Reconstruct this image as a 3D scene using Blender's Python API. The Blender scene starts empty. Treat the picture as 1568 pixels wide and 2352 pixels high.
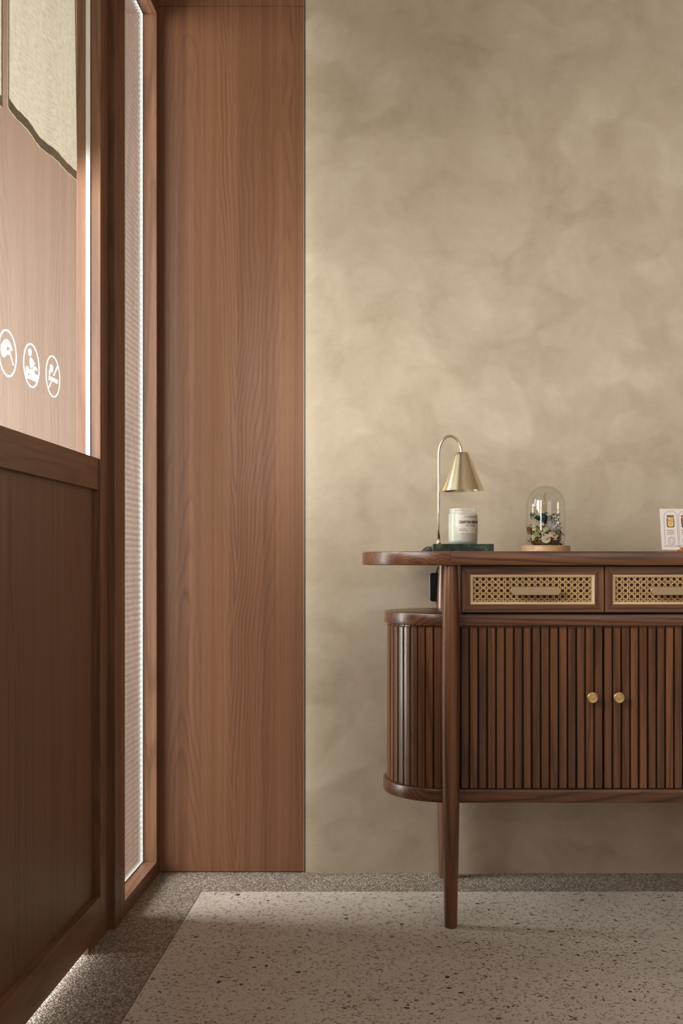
import bpy, bmesh, math, random
from mathutils import Vector, Matrix
random.seed(7)
PI = math.pi
sc = bpy.context.scene
COL = sc.collection

# ------------------------------------------------------------------ camera
F = 2352.0; VX = 925.0; VY = 1290.0; H = 0.84
cam_d = bpy.data.cameras.new('camera'); cam = bpy.data.objects.new('camera', cam_d); COL.objects.link(cam)
cam.location = (0, 0, H); cam.rotation_euler = (PI/2, 0, 0)
cam_d.sensor_width = 36; cam_d.sensor_height = 36; cam_d.sensor_fit = 'AUTO'; cam_d.lens = 36
cam_d.shift_x = -(VX-784)/2352; cam_d.shift_y = (VY-1176)/2352
cam_d.clip_start = 0.05
sc.camera = cam

# ------------------------------------------------------------------ light
sc.view_settings.view_transform = 'Standard'; sc.view_settings.look = 'None'
sc.view_settings.gamma = 1; sc.view_settings.use_curve_mapping = False
sc.view_settings.exposure = 0.1
w = bpy.data.worlds.new('world'); sc.world = w; w.use_nodes = True
w.node_tree.nodes['Background'].inputs[0].default_value = (1.0, 0.97, 0.93, 1)
w.node_tree.nodes['Background'].inputs[1].default_value = 0.35

def area(name, loc, target, sx, sy, power, color):
    l = bpy.data.lights.new(name, 'AREA'); l.shape = 'RECTANGLE'; l.size = sx; l.size_y = sy
    l.energy = power; l.color = color
    o = bpy.data.objects.new(name, l); COL.objects.link(o); o.location = loc
    d = Vector(target)-Vector(loc); o.rotation_euler = d.to_track_quat('-Z', 'Y').to_euler()
    return o
# daylight outside the entrance wall
area('daylight_entrance', (-2.6, 2.25, 1.35), (0, 2.3, 1.3), 1.1, 2.5, 380, (1.0, 0.985, 0.95))
# daylight reaching in past the door and the shop front left of the camera
area('daylight_shopfront', (-2.5, 0.0, 1.7), (0.1, 2.6, 1.25), 2.2, 2.2, 300, (1.0, 0.98, 0.945))
# soft fill light added behind the camera; the rear wall has no opening
area('fill_rear', (1.6, -2.3, 1.9), (0.8, 2.7, 1.9), 2.0, 1.4, 18, (1.0, 0.97, 0.93))

# ------------------------------------------------------------------ materials
def srgb(r, g, b):
    f = lambda c: (c/255/12.92) if c/255 <= 0.04045 else ((c/255+0.055)/1.055)**2.4
    return (f(r), f(g), f(b), 1)

class NT:
    def __init__(s, name):
        s.m = bpy.data.materials.new(name); s.m.use_nodes = True
        s.t = s.m.node_tree; s.t.nodes.clear()
        s.out = s.t.nodes.new('ShaderNodeOutputMaterial')
    def n(s, typ, **kw):
        nd = s.t.nodes.new('ShaderNode'+typ)
        for k, v in kw.items():
            if k == 'inp':
                for a, b in v.items():
                    if hasattr(b, 'is_output') or isinstance(b, bpy.types.NodeSocket): s.t.links.new(b, nd.inputs[a])
                    else: nd.inputs[a].default_value = b
            else: setattr(nd, k, v)
        return nd
    def math(s, op, a, b=0.0, c=0.0, clamp=False):
        nd = s.n('Math', operation=op, inp={0: a, 1: b, 2: c}); nd.use_clamp = clamp
        return nd.outputs[0]
    def mix(s, f, a, b, blend='MIX'):
        nd = s.n('Mix', data_type='RGBA', blend_type=blend, inp={0: f, 6: a, 7: b}); return nd.outputs[2]
    def ramp(s, f, stops, interp='LINEAR'):
        nd = s.n('ValToRGB', inp={0: f}); r = nd.color_ramp; r.interpolation = interp
        while len(r.elements) < len(stops): r.elements.new(0.5)
        for e, (p, c) in zip(r.elements, stops):
            e.position = p; e.color = c if len(c) == 4 else (*c, 1)
        return nd.outputs[0]
    def noise(s, vec, scale, detail=2.0, rough=0.5, dist=0.0):
        return s.n('TexNoise', inp={'Vector': vec, 'Scale': scale, 'Detail': detail, 'Roughness': rough, 'Distortion': dist}).outputs[0]
    def obj(s): return s.n('TexCoord').outputs['Object']
    def mapping(s, vec, scale=(1, 1, 1), loc=(0, 0, 0), rot=(0, 0, 0)):
        return s.n('Mapping', inp={'Vector': vec, 'Scale': scale, 'Location': loc, 'Rotation': rot}).outputs[0]
    def bsdf(s, color, rough=0.5, metal=0.0, spec=0.5, bump=None, bstr=0.1, bdist=0.001, **kw):
        inp = {'Base Color': color, 'Roughness': rough, 'Metallic': metal, 'Specular IOR Level': spec}
        inp.update(kw)
        b = s.n('BsdfPrincipled', inp=inp)
        if bump is not None:
            bn = s.n('Bump', inp={'Strength': bstr, 'Distance': bdist, 'Height': bump}); s.t.links.new(bn.outputs[0], b.inputs['Normal'])
        s.t.links.new(b.outputs[0], s.out.inputs[0]); return b
    def surf(s, sh): s.t.links.new(sh, s.out.inputs[0])

def wood(name, dark, mid, light, axis='Z', scale=1.0, rings=9.0, rough=0.38, contrast=1.0, stretch=0.055, rnd=True, coat=0.0, streak=1.0, off=(0, 0, 0), bstr=0.25):
    t = NT(name); co = t.obj()
    if rnd:
        ri = t.n('NewGeometry').outputs['Random Per Island']
        v = t.n('CombineXYZ', inp={0: t.math('MULTIPLY', ri, 17.0), 1: t.math('MULTIPLY', ri, 31.0), 2: t.math('MULTIPLY', ri, 23.0)}).outputs[0]
        co = t.n('VectorMath', operation='ADD', inp={0: co, 1: v}).outputs[0]
    def st(k, s0):
        a = [s0, s0, s0]; a['XYZ'.index(axis)] = s0*k; return tuple(a)
    c1 = t.mapping(co, st(stretch, 6*scale), loc=off)
    n1 = t.noise(c1, 1.0, 1.5, 0.45, 0.15)
    wob = t.noise(t.mapping(co, st(0.25, 60*scale)), 1.0, 2.0, 0.5)
    ph = t.math('ADD', t.math('MULTIPLY', n1, rings*6.28*3.2), t.math('MULTIPLY', wob, 2.2))
    s1 = t.math('SINE', ph)
    line = t.math('POWER', t.math('ADD', t.math('MULTIPLY', s1, 0.5), 0.5), 2.5)
    tone = t.noise(t.mapping(co, st(0.02, 22*scale)), 1.0, 2.0, 0.5)
    fib = t.noise(t.mapping(co, st(0.012, 330*scale)), 1.0, 2.0, 0.6)
    pore = t.noise(t.mapping(co, st(0.02, 900*scale)), 1.0, 1.0, 0.5)
    base = t.mix(t.math('SMOOTH_MAX', t.math('MULTIPLY_ADD', tone, 2.4, -0.7), 0.0, 0.1, clamp=True), mid, light)
    base = t.mix(t.math('MULTIPLY', line, 0.62*contrast), base, dark)
    f2 = t.math('MULTIPLY', t.math('MULTIPLY_ADD', fib, 2.6, -0.8, clamp=True), 0.45*streak)
    base = t.mix(f2, base, dark)
    f3 = t.math('MULTIPLY', t.math('MULTIPLY_ADD', pore, 5.0, -2.7, clamp=True), 0.35*contrast)
    base = t.mix(f3, base, dark)
    if rnd:
        hs = t.n('HueSaturation', inp={'Value': t.math('MULTIPLY_ADD', ri, 0.34, 0.82), 'Color': base}); base = hs.outputs[0]
    rg = t.math('MULTIPLY_ADD', fib, 0.14, rough-0.07)
    hgt = t.math('ADD', t.math('MULTIPLY', fib, -0.5), t.math('MULTIPLY', line, -0.4))
    t.bsdf(base, rg, bump=hgt, bstr=bstr, bdist=0.0004, **{'Coat Weight': coat, 'Coat Roughness': 0.22})
    return t.m

PD, PM, PL = srgb(76, 49, 33), srgb(124, 83, 58), srgb(149, 105, 76)
def veneer(name, dark, mid, light, across='X', off=0.0, zoff=0.0, rough=0.42, period=0.13):
    t = NT(name); co = t.obj(); sp = t.n('SeparateXYZ', inp={0: co}); X = sp.outputs['XYZ'.index(across)]; Z = sp.outputs[2]
    k = {'X': (1, 0, 0), 'Y': (0, 1, 0)}[across]
    def nz(fx, fz, det=2.0, ro=0.5, seed=0.0):
        return t.noise(t.mapping(co, (k[0]*fx, k[1]*fx, fz), (seed, seed, seed)), 1.0, det, ro)
    wx = t.math('MULTIPLY_ADD', nz(2.0, 0.9, 2, 0.5, 3.0), 0.11, -0.055)
    wx2 = t.math('MULTIPLY_ADD', nz(30, 7.0, 2, 0.5, 9.0), 0.0035, -0.00175)
    xx = t.math('ADD', t.math('ADD', X, off), t.math('ADD', wx, wx2))
    u = t.math('PINGPONG', xx, period)
    q = t.math('DIVIDE', t.math('MULTIPLY', t.math('MULTIPLY', u, u), 2400.0), t.math('ADD', 1.0, t.math('DIVIDE', u, 0.040)))
    zz = t.math('ADD', t.math('MULTIPLY', Z, 5.0), t.math('MULTIPLY', nz(4, 1.3, 3, 0.55, 5.0), 9.0))
    ph = t.math('MULTIPLY', t.math('ADD', zz, q), 6.28318)
    s1 = t.math('MULTIPLY_ADD', t.math('SINE', ph), 0.5, 0.5)
    amp = t.math('MULTIPLY_ADD', nz(14, 0.5, 2, 0.5, 14.0), 4.0, -1.7, clamp=True)
    line = t.math('MULTIPLY', t.math('POWER', s1, 5.0), amp)
    late = t.math('MULTIPLY', t.math('MULTIPLY', s1, amp), 0.16)
    tone = t.math('MULTIPLY_ADD', nz(34, 0.18, 4, 0.65, 1.0), 3.0, -1.0, clamp=True)
    fib = t.math('MULTIPLY_ADD', nz(300, 1.6, 3, 0.65, 2.0), 3.0, -1.0, clamp=True)
    pore = t.math('MULTIPLY_ADD', nz(1100, 18.0, 1, 0.5, 4.0), 6.0, -3.4, clamp=True)
    base = t.mix(tone, mid, light)
    base = t.mix(late, base, dark)
    base = t.mix(t.math('MULTIPLY', line, 0.45), base, dark)
    base = t.mix(t.math('MULTIPLY', fib, 0.30), base, dark)
    base = t.mix(t.math('MULTIPLY', pore, 0.28), base, dark)
    t.bsdf(base, t.math('MULTIPLY_ADD', fib, 0.12, rough-0.04), bump=t.math('ADD', t.math('MULTIPLY', fib, -0.5), t.math('MULTIPLY', line, -0.4)), bstr=0.25, bdist=0.0004)
    return t.m
M_panel = veneer('panel_veneer', PD, PM, PL, 'X', 0.318)
M_panel_y = veneer('panel_veneer_side', srgb(74, 52, 38), srgb(112, 80, 60), srgb(134, 98, 76), 'Y', 0.05, period=0.17)
FD, FM, FL = srgb(80, 54, 38), srgb(122, 85, 62), srgb(146, 106, 80)
M_frame = wood('frame_veneer', FD, FM, FL, 'Z', 2.2, 3.5, 0.40, 0.75, rnd=True)
M_frame_y = wood('frame_veneer_cross', FD, FM, FL, 'Y', 2.2, 3.5, 0.40, 0.75, rnd=True)
M_out = veneer('exterior_veneer', srgb(58, 42, 30), srgb(82, 61, 44), srgb(94, 72, 53), 'X', 0.05, period=0.16, rough=0.5)
DD, DM, DL = srgb(44, 24, 11), srgb(104, 63, 37), srgb(136, 87, 52)
M_desk = wood('walnut_stain_vertical', DD, DM, DL, 'Z', 1.8, 3.0, 0.33, 0.9, stretch=0.05, coat=0.3)
M_desk_x = wood('walnut_stain_long', DD, DM, DL, 'X', 1.8, 5.0, 0.33, 1.15, stretch=0.05, coat=0.3, rnd=True)
M_desk_end = wood('walnut_stain_end', DD, DM, DL, 'Y', 2.2, 7.0, 0.33, 1.0, stretch=0.35, coat=0.25)
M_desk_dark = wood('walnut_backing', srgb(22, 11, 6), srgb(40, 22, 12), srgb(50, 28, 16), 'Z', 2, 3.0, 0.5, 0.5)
M_desk_back = wood('drawer_back_board', srgb(52, 30, 16), srgb(88, 56, 34), srgb(100, 64, 40), 'X', 2, 3.0, 0.5, 0.5)
M_ash = wood('pale_ash', srgb(150, 112, 76), srgb(196, 156, 116), srgb(214, 180, 142), 'X', 4.0, 9.0, 0.45, 0.9, stretch=0.25, rnd=False)
M_orange_wood = wood('orange_wood', srgb(120, 62, 30), srgb(168, 96, 52), srgb(186, 112, 64), 'X', 4.0, 6.0, 0.45, 0.6, rnd=False)

def plaster():
    t = NT('trowelled_plaster'); co = t.obj()
    w_ = t.noise(co, 3.0, 2, 0.5)
    wv = t.n('VectorMath', operation='SCALE', inp={0: t.n('TexNoise', inp={'Vector': co, 'Scale': 2.5, 'Detail': 3.0}).outputs['Color'], 3: 0.22}).outputs[0]
    cw = t.n('VectorMath', operation='ADD', inp={0: co, 1: wv}).outputs[0]
    a = t.noise(t.mapping(cw, (1, 1, 0.8)), 5.5, 5, 0.62, 0.15)
    b = t.noise(t.mapping(cw, (1, 1, 1), (5, 3, 1)), 17.0, 4, 0.55, 0.3)
    vo = t.n('TexVoronoi', feature='SMOOTH_F1', inp={'Vector': t.mapping(cw, (1, 1, 1.3)), 'Scale': 10.0, 'Smoothness': 0.42}).outputs['Color']
    vb = t.n('RGBToBW', inp={0: vo}).outputs[0]
    fine = t.noise(t.mapping(cw, (1, 1, 1.6)), 42, 5, 0.62, 0.4)
    v = t.math('ADD', t.math('MULTIPLY', a, 0.62), t.math('MULTIPLY', b, 0.30))
    v = t.math('ADD', v, t.math('MULTIPLY', vb, 0.25)); v = t.math('ADD', v, t.math('MULTIPLY_ADD', fine, 0.18, -0.13))
    col = t.ramp(v, [(0.34, srgb(167, 153, 131)), (0.52, srgb(179, 165, 144)), (0.64, srgb(186, 173, 152)), (0.82, srgb(200, 188, 169))])
    hgt = t.math('ADD', t.math('MULTIPLY', a, 1.0), t.math('MULTIPLY', fine, 0.12))
    t.bsdf(col, t.math('MULTIPLY_ADD', b, 0.3, 0.42), spec=0.35, bump=hgt, bstr=0.25, bdist=0.004)
    return t.m
M_plaster = plaster()

def terrazzo():
    t = NT('terrazzo'); co = t.obj()
    base = t.ramp(t.noise(co, 5, 4, 0.6), [(0.35, srgb(208, 201, 192)), (0.65, srgb(219, 213, 205))])
    fine = t.noise(co, 700, 2, 0.6)
    base = t.mix(t.math('MULTIPLY', fine, 0.22), base, srgb(190, 181, 170))
    def chips(scale, lo, edge, c_a, c_b, seed, fac):
        cc = t.mapping(co, (1.0, 1.0, 0.0), (seed, seed*1.7, 0))
        wv = t.n('VectorMath', operation='SCALE', inp={0: t.n('TexNoise', inp={'Vector': cc, 'Scale': scale*0.8, 'Detail': 1.0}).outputs['Color'], 3: 0.35/scale}).outputs[0]
        cc = t.n('VectorMath', operation='ADD', inp={0: cc, 1: wv}).outputs[0]
        f1 = t.n('TexVoronoi', feature='F1', voronoi_dimensions='2D', inp={'Vector': cc, 'Scale': scale, 'Randomness': 1.0})
        sep = t.n('SeparateColor', inp={0: f1.outputs['Color']})
        de = t.n('TexVoronoi', feature='DISTANCE_TO_EDGE', voronoi_dimensions='2D', inp={'Vector': cc, 'Scale': scale, 'Randomness': 1.0}).outputs['Distance']
        m = t.math('MULTIPLY', t.math('GREATER_THAN', sep.outputs[0], lo), t.math('GREATER_THAN', de, t.math('MULTIPLY_ADD', sep.outputs[2], 0.16, edge)))
        return t.math('MULTIPLY', m, fac), t.mix(sep.outputs[1], c_a, c_b)
    for args in ((200, 0.76, 0.08, srgb(132, 116, 100), srgb(152, 140, 126), 3.0, 0.75),
                 (155, 0.87, 0.10, srgb(96, 88, 84), srgb(134, 124, 114), 11.0, 0.85),
                 (100, 0.955, 0.12, srgb(84, 80, 82), srgb(120, 112, 108), 19.0, 0.9),
                 (85, 0.988, 0.12, srgb(34, 30, 30), srgb(70, 62, 58), 27.0, 0.95)):
        f, c = chips(*args); base = t.mix(f, base, c)
    t.bsdf(base, 0.42, spec=0.4)
    return t.m
M_terrazzo = terrazzo()

def pebble():
    t = NT('washed_grit'); co = t.obj()
    v = t.n('TexVoronoi', feature='F1', inp={'Vector': co, 'Scale': 240.0})
    s = t.n('SeparateColor', inp={0: v.outputs['Color']}).outputs[0]
    c = t.ramp(s, [(0.0, srgb(108, 98, 90)), (0.45, srgb(170, 158, 146)), (0.8, srgb(212, 200, 188)), (1.0, srgb(238, 230, 220))])
    g = t.math('SUBTRACT', 1.0, t.math('MULTIPLY', v.outputs['Distance'], 1.6), clamp=True)
    c = t.mix(t.math('MULTIPLY_ADD', g, -0.5, 0.5), c, srgb(84, 75, 67))  # crevice shading between the grains painted into the colour
    c = t.mix(t.math('MULTIPLY', t.noise(co, 6, 3), 0.25), c, srgb(142, 130, 116))
    t.bsdf(c, 0.6, spec=0.35, bump=g, bstr=0.8, bdist=0.002)
    return t.m
M_pebble = pebble()

def simple(name, col, rough=0.5, metal=0.0, **kw):
    t = NT(name); co = t.obj(); n = t.noise(co, 90, 2)
    c = t.mix(t.math('MULTIPLY', n, 0.12), col, tuple(x*0.75 for x in col[:3])+(1,))
    t.bsdf(c, rough, metal, **kw); return t.m
M_white_wall = simple('ceiling_paint', srgb(196, 186, 170), 0.8)
M_dark_joint = simple('dark_joint', srgb(32, 26, 20), 0.7)
M_metal_trim = simple('metal_trim', srgb(190, 182, 160), 0.4, 0.6)
M_bead = simple('glazing_bead', srgb(240, 243, 242), 0.4)
t = NT('white_vinyl')
t.surf(t.n('MixShader', inp={0: 0.5, 1: t.n('BsdfDiffuse', inp={0: srgb(216, 226, 230)}).outputs[0], 2: t.n('BsdfTranslucent', inp={0: srgb(216, 226, 230)}).outputs[0]}).outputs[0]); M_vinyl = t.m
M_black = simple('black_plastic', srgb(24, 24, 26), 0.3)
M_cable = simple('black_cable', srgb(20, 20, 22), 0.35)
M_paper = simple('printed_card', srgb(222, 212, 208), 0.6)
M_ink = simple('grey_ink', srgb(70, 62, 58), 0.7)
M_ink_light = simple('pale_grey_ink', srgb(128, 118, 112), 0.7)
M_tin = simple('dark_jar_print', srgb(44, 30, 18), 0.6)
M_yel = simple('yellow_label_print', srgb(222, 184, 118), 0.6)
M_pink = simple('brown_label_print', srgb(160, 120, 104), 0.6)
M_olive = simple('olive_lid_print', srgb(112, 104, 76), 0.6)
M_red = simple('orange_label_print', srgb(190, 120, 70), 0.6)
M_wax = simple('soy_wax', srgb(226, 224, 200), 0.5, **{'Subsurface Weight': 0.4, 'Subsurface Radius': (0.01, 0.01, 0.008), 'Subsurface Scale': 1.0})
M_label = simple('paper_label', srgb(222, 212, 202), 0.6)
M_text = simple('black_ink', srgb(26, 22, 20), 0.6)
M_text_grey = simple('faded_ink', srgb(92, 82, 74), 0.6)

def brass(name, col, rough, axis_scale):
    t = NT(name); co = t.obj(); n = t.noise(t.mapping(co, axis_scale), 1.0, 3, 0.6)
    c = t.mix(t.math('MULTIPLY', n, 0.08), col, tuple(x*0.8 for x in col[:3])+(1,))
    t.bsdf(c, t.math('MULTIPLY_ADD', n, 0.012, rough-0.006), 1.0); return t.m
M_brass = brass('brushed_champagne_brass', srgb(226, 213, 184), 0.25, (30, 30, 30))
M_brass_h = brass('brushed_brass_pull', srgb(190, 171, 136), 0.42, (60, 900, 1400))
M_knob = brass('brass_knob', srgb(222, 192, 142), 0.36, (400, 400, 400))

def marble():
    t = NT('green_marble'); co = t.obj()
    n = t.noise(co, 30, 6, 0.65, 1.2)
    v = t.n('TexVoronoi', feature='DISTANCE_TO_EDGE', inp={'Vector': t.mapping(co, (1, 1, 1)), 'Scale': 48.0}).outputs['Distance']
    c = t.ramp(n, [(0.35, srgb(24, 35, 29)), (0.52, srgb(40, 57, 46)), (0.68, srgb(74, 92, 79))])
    c = t.mix(t.math('MULTIPLY', t.math('LESS_THAN', v, 0.035), 0.6), c, srgb(14, 24, 18))
    t.bsdf(c, 0.25); return t.m
M_marble = marble()

def schlick(t, f0=0.04, normal=None):
    g = t.n('NewGeometry'); N = normal if normal is not None else g.outputs['Normal']
    d = t.n('VectorMath', operation='DOT_PRODUCT', inp={0: N, 1: g.outputs['Incoming']}).outputs['Value']
    c = t.math('SUBTRACT', 1.0, t.math('ABSOLUTE', d), clamp=True)
    return t.math('MULTIPLY_ADD', t.math('POWER', c, 5.0), 1-f0, f0, clamp=True)
def clear_glass(name, tint=(0.96, 0.98, 0.97, 1), rough=0.0, ior=0.07):
    t = NT(name)
    tr = t.n('BsdfTransparent', inp={0: tint}); gl = t.n('BsdfGlossy', inp={'Roughness': rough})
    t.surf(t.n('MixShader', inp={0: schlick(t, ior), 1: tr.outputs[0], 2: gl.outputs[0]}).outputs[0]); return t.m
M_glass = clear_glass('tinted_glass', (0.70, 0.70, 0.685, 1))
M_dome_glass = clear_glass('dome_glass', (0.975, 0.98, 0.975, 1), 0.02, 0.035)

def waffle_glass():
    t = NT('moulded_grid_glass'); co = t.obj()
    s = t.n('SeparateXYZ', inp={0: co})
    P = 2*PI/0.0150
    a = t.math('SINE', t.math('MULTIPLY', s.outputs[1], P)); b = t.math('SINE', t.math('MULTIPLY', s.outputs[2], P))
    a = t.math('MULTIPLY_ADD', a, 0.5, 0.5); b = t.math('MULTIPLY_ADD', b, 0.5, 0.5)
    h = t.math('MULTIPLY', t.math('MULTIPLY_ADD', t.math('POWER', a, 1.5), 0.75, 0.25), t.math('MULTIPLY_ADD', b, 0.4, 0.6))
    bump = t.n('Bump', inp={'Strength': 1.0, 'Distance': 0.00035, 'Height': t.math('ADD', a, b)})
    d = t.math('POWER', t.math('SUBTRACT', 1.0, t.math('MULTIPLY', h, 0.9)), 1.0)
    tcol = t.mix(h, (0.25, 0.25, 0.24, 1), (1.0, 1.0, 0.99, 1))
    tr = t.n('BsdfTransparent', inp={0: tcol})
    rf = t.n('BsdfRefraction', inp={0: (0.97, 0.98, 0.97, 1), 'Roughness': 0.08, 'IOR': 1.08, 'Normal': bump.outputs[0]})
    tl = t.n('BsdfTranslucent', inp={0: (0.9, 0.92, 0.9, 1), 'Normal': bump.outputs[0]})
    gl = t.n('BsdfGlossy', inp={'Roughness': 0.12, 'Normal': bump.outputs[0]})
    m1 = t.n('MixShader', inp={0: 0.05, 1: tr.outputs[0], 2: rf.outputs[0]})
    m1 = t.n('MixShader', inp={0: 0.02, 1: m1.outputs[0], 2: tl.outputs[0]})
    t.surf(t.n('MixShader', inp={0: schlick(t, 0.05, bump.outputs[0]), 1: m1.outputs[0], 2: gl.outputs[0]}).outputs[0]); return t.m
M_waffle = waffle_glass()

def frosted():
    t = NT('frosted_glass')
    tl = t.n('BsdfTranslucent', inp={0: (0.95, 0.94, 0.88, 1)}); df = t.n('BsdfDiffuse', inp={0: (0.86, 0.86, 0.79, 1)})
    tr = t.n('BsdfRefraction', inp={0: (0.97, 0.99, 0.97, 1), 'Roughness': 0.25, 'IOR': 1.05})
    gl = t.n('BsdfGlossy', inp={'Roughness': 0.25})
    m = t.n('MixShader', inp={0: 0.5, 1: tl.outputs[0], 2: df.outputs[0]})
    m = t.n('MixShader', inp={0: 0.42, 1: m.outputs[0], 2: tr.outputs[0]})
    t.surf(t.n('MixShader', inp={0: schlick(t, 0.04), 1: m.outputs[0], 2: gl.outputs[0]}).outputs[0]); return t.m
M_frost = frosted()

def linen(name):
    t = NT(name); co = t.obj()
    hy = t.noise(t.mapping(co, (1, 26, 800)), 1.0, 3, 0.65); vz = t.noise(t.mapping(co, (1, 800, 26)), 1.0, 3, 0.65)
    sl = t.noise(t.mapping(co, (1, 40, 500)), 1.0, 2, 0.6)
    wv = t.math('ADD', t.math('MULTIPLY', hy, 0.5), t.math('MULTIPLY', vz, 0.35)); wv = t.math('ADD', wv, t.math('MULTIPLY', sl, 0.45))
    c = t.ramp(wv, [(0.46, srgb(90, 85, 70)), (0.62, srgb(124, 119, 105)), (0.8, srgb(140, 135, 121))])
    df = t.n('BsdfDiffuse', inp={0: c}); tl = t.n('BsdfTranslucent', inp={0: c})
    t.surf(t.n('MixShader', inp={0: 0.5, 1: df.outputs[0], 2: tl.outputs[0]}).outputs[0]); return t.m
M_linen = linen('linen_cloth')

def petal(name, col, tr=0.35, var=0.3):
    t = NT(name); ri = t.n('NewGeometry').outputs['Random Per Island']
    hs = t.n('HueSaturation', inp={'Value': t.math('MULTIPLY_ADD', ri, var*2, 1.0-var), 'Color': col})
    df = t.n('BsdfDiffuse', inp={0: hs.outputs[0]}); tl = t.n('BsdfTranslucent', inp={0: hs.outputs[0]})
    t.surf(t.n('MixShader', inp={0: tr, 1: df.outputs[0], 2: tl.outputs[0]}).outputs[0]); return t.m

# ------------------------------------------------------------------ mesh helpers
ORIG = {}
def obj(name, bm, mats, parent=None, smooth=False, origin=None):
    """link bm (world coordinates) as one mesh object; children share their thing's origin"""
    me = bpy.data.meshes.new(name)
    if parent is not None: o0 = ORIG[parent.name]
    else: o0 = Vector(origin) if origin is not None else Vector((0, 0, 0))
    bmesh.ops.translate(bm, verts=bm.verts, vec=-o0)
    bmesh.ops.recalc_face_normals(bm, faces=bm.faces)
    bm.to_mesh(me); bm.free()
    if not isinstance(mats, (list, tuple)): mats = [mats]
    for m in mats: me.materials.append(m)
    if smooth:
        for p in me.polygons: p.use_smooth = True
        if smooth is not True: me.set_sharp_from_angle(angle=math.radians(smooth))
    o = bpy.data.objects.new(name, me); COL.objects.link(o)
    if parent is not None: o.parent = parent
    else: o.location = o0
    ORIG[o.name] = o0
    return o
def thing(name, loc, label, cat, group=None):
    o = bpy.data.objects.new(name, None); COL.objects.link(o); o.location = loc; o.empty_display_size = 0.05
    o['label'] = label; o['category'] = cat
    if group: o['group'] = group
    ORIG[o.name] = Vector(loc); return o
def tag(o, label, cat, group=None):
    o['label'] = label; o['category'] = cat
    if group: o['group'] = group
    return o
def struct(o, label=None):
    o['kind'] = 'structure'
    if label: o['label'] = label
    return o
def sempty(name, loc, label=None):
    o = bpy.data.objects.new(name, None); COL.objects.link(o); o.location = loc; ORIG[o.name] = Vector(loc)
    o.empty_display_size = 0.05
    return struct(o, label)
def B(): return bmesh.new()
def box(bm, x0, x1, y0, y1, z0, z1, bev=0.0, mi=0):
    vs = [bm.verts.new((x, y, z)) for z in (z0, z1) for x, y in ((x0, y0), (x1, y0), (x1, y1), (x0, y1))]
    fs = [bm.faces.new([vs[i] for i in q]) for q in ((3, 2, 1, 0), (4, 5, 6, 7), (0, 1, 5, 4), (1, 2, 6, 5), (2, 3, 7, 6), (3, 0, 4, 7))]
    for f in fs: f.material_index = mi
    if bev > 0:
        es = list({e for f in fs for e in f.edges})
        r = bmesh.ops.bevel(bm, geom=es, offset=bev, segments=2, profile=0.6, affect='EDGES')
        for f in r['faces']: f.material_index = mi
def prism(bm, pts, fa, fb, mi=0):
    """pts 2D; fa,fb map (u,v)->3D for the two ends"""
    a = [bm.verts.new(fa(*p)) for p in pts]; b = [bm.verts.new(fb(*p)) for p in pts]
    n = len(pts); fs = [bm.faces.new(a), bm.faces.new(list(reversed(b)))]
    for i in range(n): fs.append(bm.faces.new([a[i], b[i], b[(i+1) % n], a[(i+1) % n]]))
    for f in fs: f.material_index = mi
def loft(bm, rings, cap0=True, cap1=True, closed=True, mi=0):
    R = [[bm.verts.new(p) for p in r] for r in rings]; n = len(rings[0])
    for a, b in zip(R, R[1:]):
        for i in range(n if closed else n-1):
            f = bm.faces.new([a[i], a[(i+1) % n], b[(i+1) % n], b[i]]); f.material_index = mi
    if cap0: bm.faces.new(list(reversed(R[0]))).material_index = mi
    if cap1: bm.faces.new(R[-1]).material_index = mi
def lathe(bm, cx, cy, prof, n=48, cap0=True, cap1=True, mi=0):
    loft(bm, [[(cx+r*math.cos(2*PI*i/n), cy+r*math.sin(2*PI*i/n), z) for i in range(n)] for r, z in prof], cap0, cap1, mi=mi)
def tube(bm, pts, r, n=12, mi=0, caps=True):
    pts = [Vector(p) for p in pts]; rings = []
    rr = r if isinstance(r, (list, tuple)) else [r]*len(pts)
    up = None
    for i, p in enumerate(pts):
        d = (pts[min(i+1, len(pts)-1)]-pts[max(i-1, 0)]).normalized()
        if up is None:
            up = Vector((0, 0, 1)) if abs(d.z) < 0.9 else Vector((1, 0, 0))
        u = (up-d*up.dot(d)).normalized(); up = u; v = d.cross(u)
        rings.append([p+(u*math.cos(2*PI*k/n)+v*math.sin(2*PI*k/n))*rr[i] for k in range(n)])
    loft(bm, rings, caps, caps, mi=mi)
def stadium(x0, x1, yc, r, n=28):
    pts = [(x1+r*math.cos(a), yc+r*math.sin(a)) for a in [-PI/2+PI*i/n for i in range(n+1)]]
    pts += [(x0+r*math.cos(a), yc+r*math.sin(a)) for a in [PI/2+PI*i/n for i in range(n+1)]]
    return pts
def stad_slab(bm, x0, x1, yc, r, z0, z1, b=0.003, n=28):
    R = []
    for z, d in ((z0, b), (z0+b*0.3, b*0.3), (z0+b, 0), (z1-b, 0), (z1-b*0.3, b*0.3), (z1, b)):
        R.append([(x, y, z) for x, y in stadium(x0, x1, yc, r-d, n)])
    loft(bm, R)
def P(px, py, d): return Vector(((px-VX)/F*d, d, H-(py-VY)/F*d))
def on_x(px, py, X):
    d = X*F/(px-VX); return Vector((X, d, H-(py-VY)/F*d))

# ================================================================== SETTING
D = 2.77           # back wall
WA, WB, WG, WO = 0.657, 0.671, 0.6975, 0.739
FLY0 = -2.6
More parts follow.
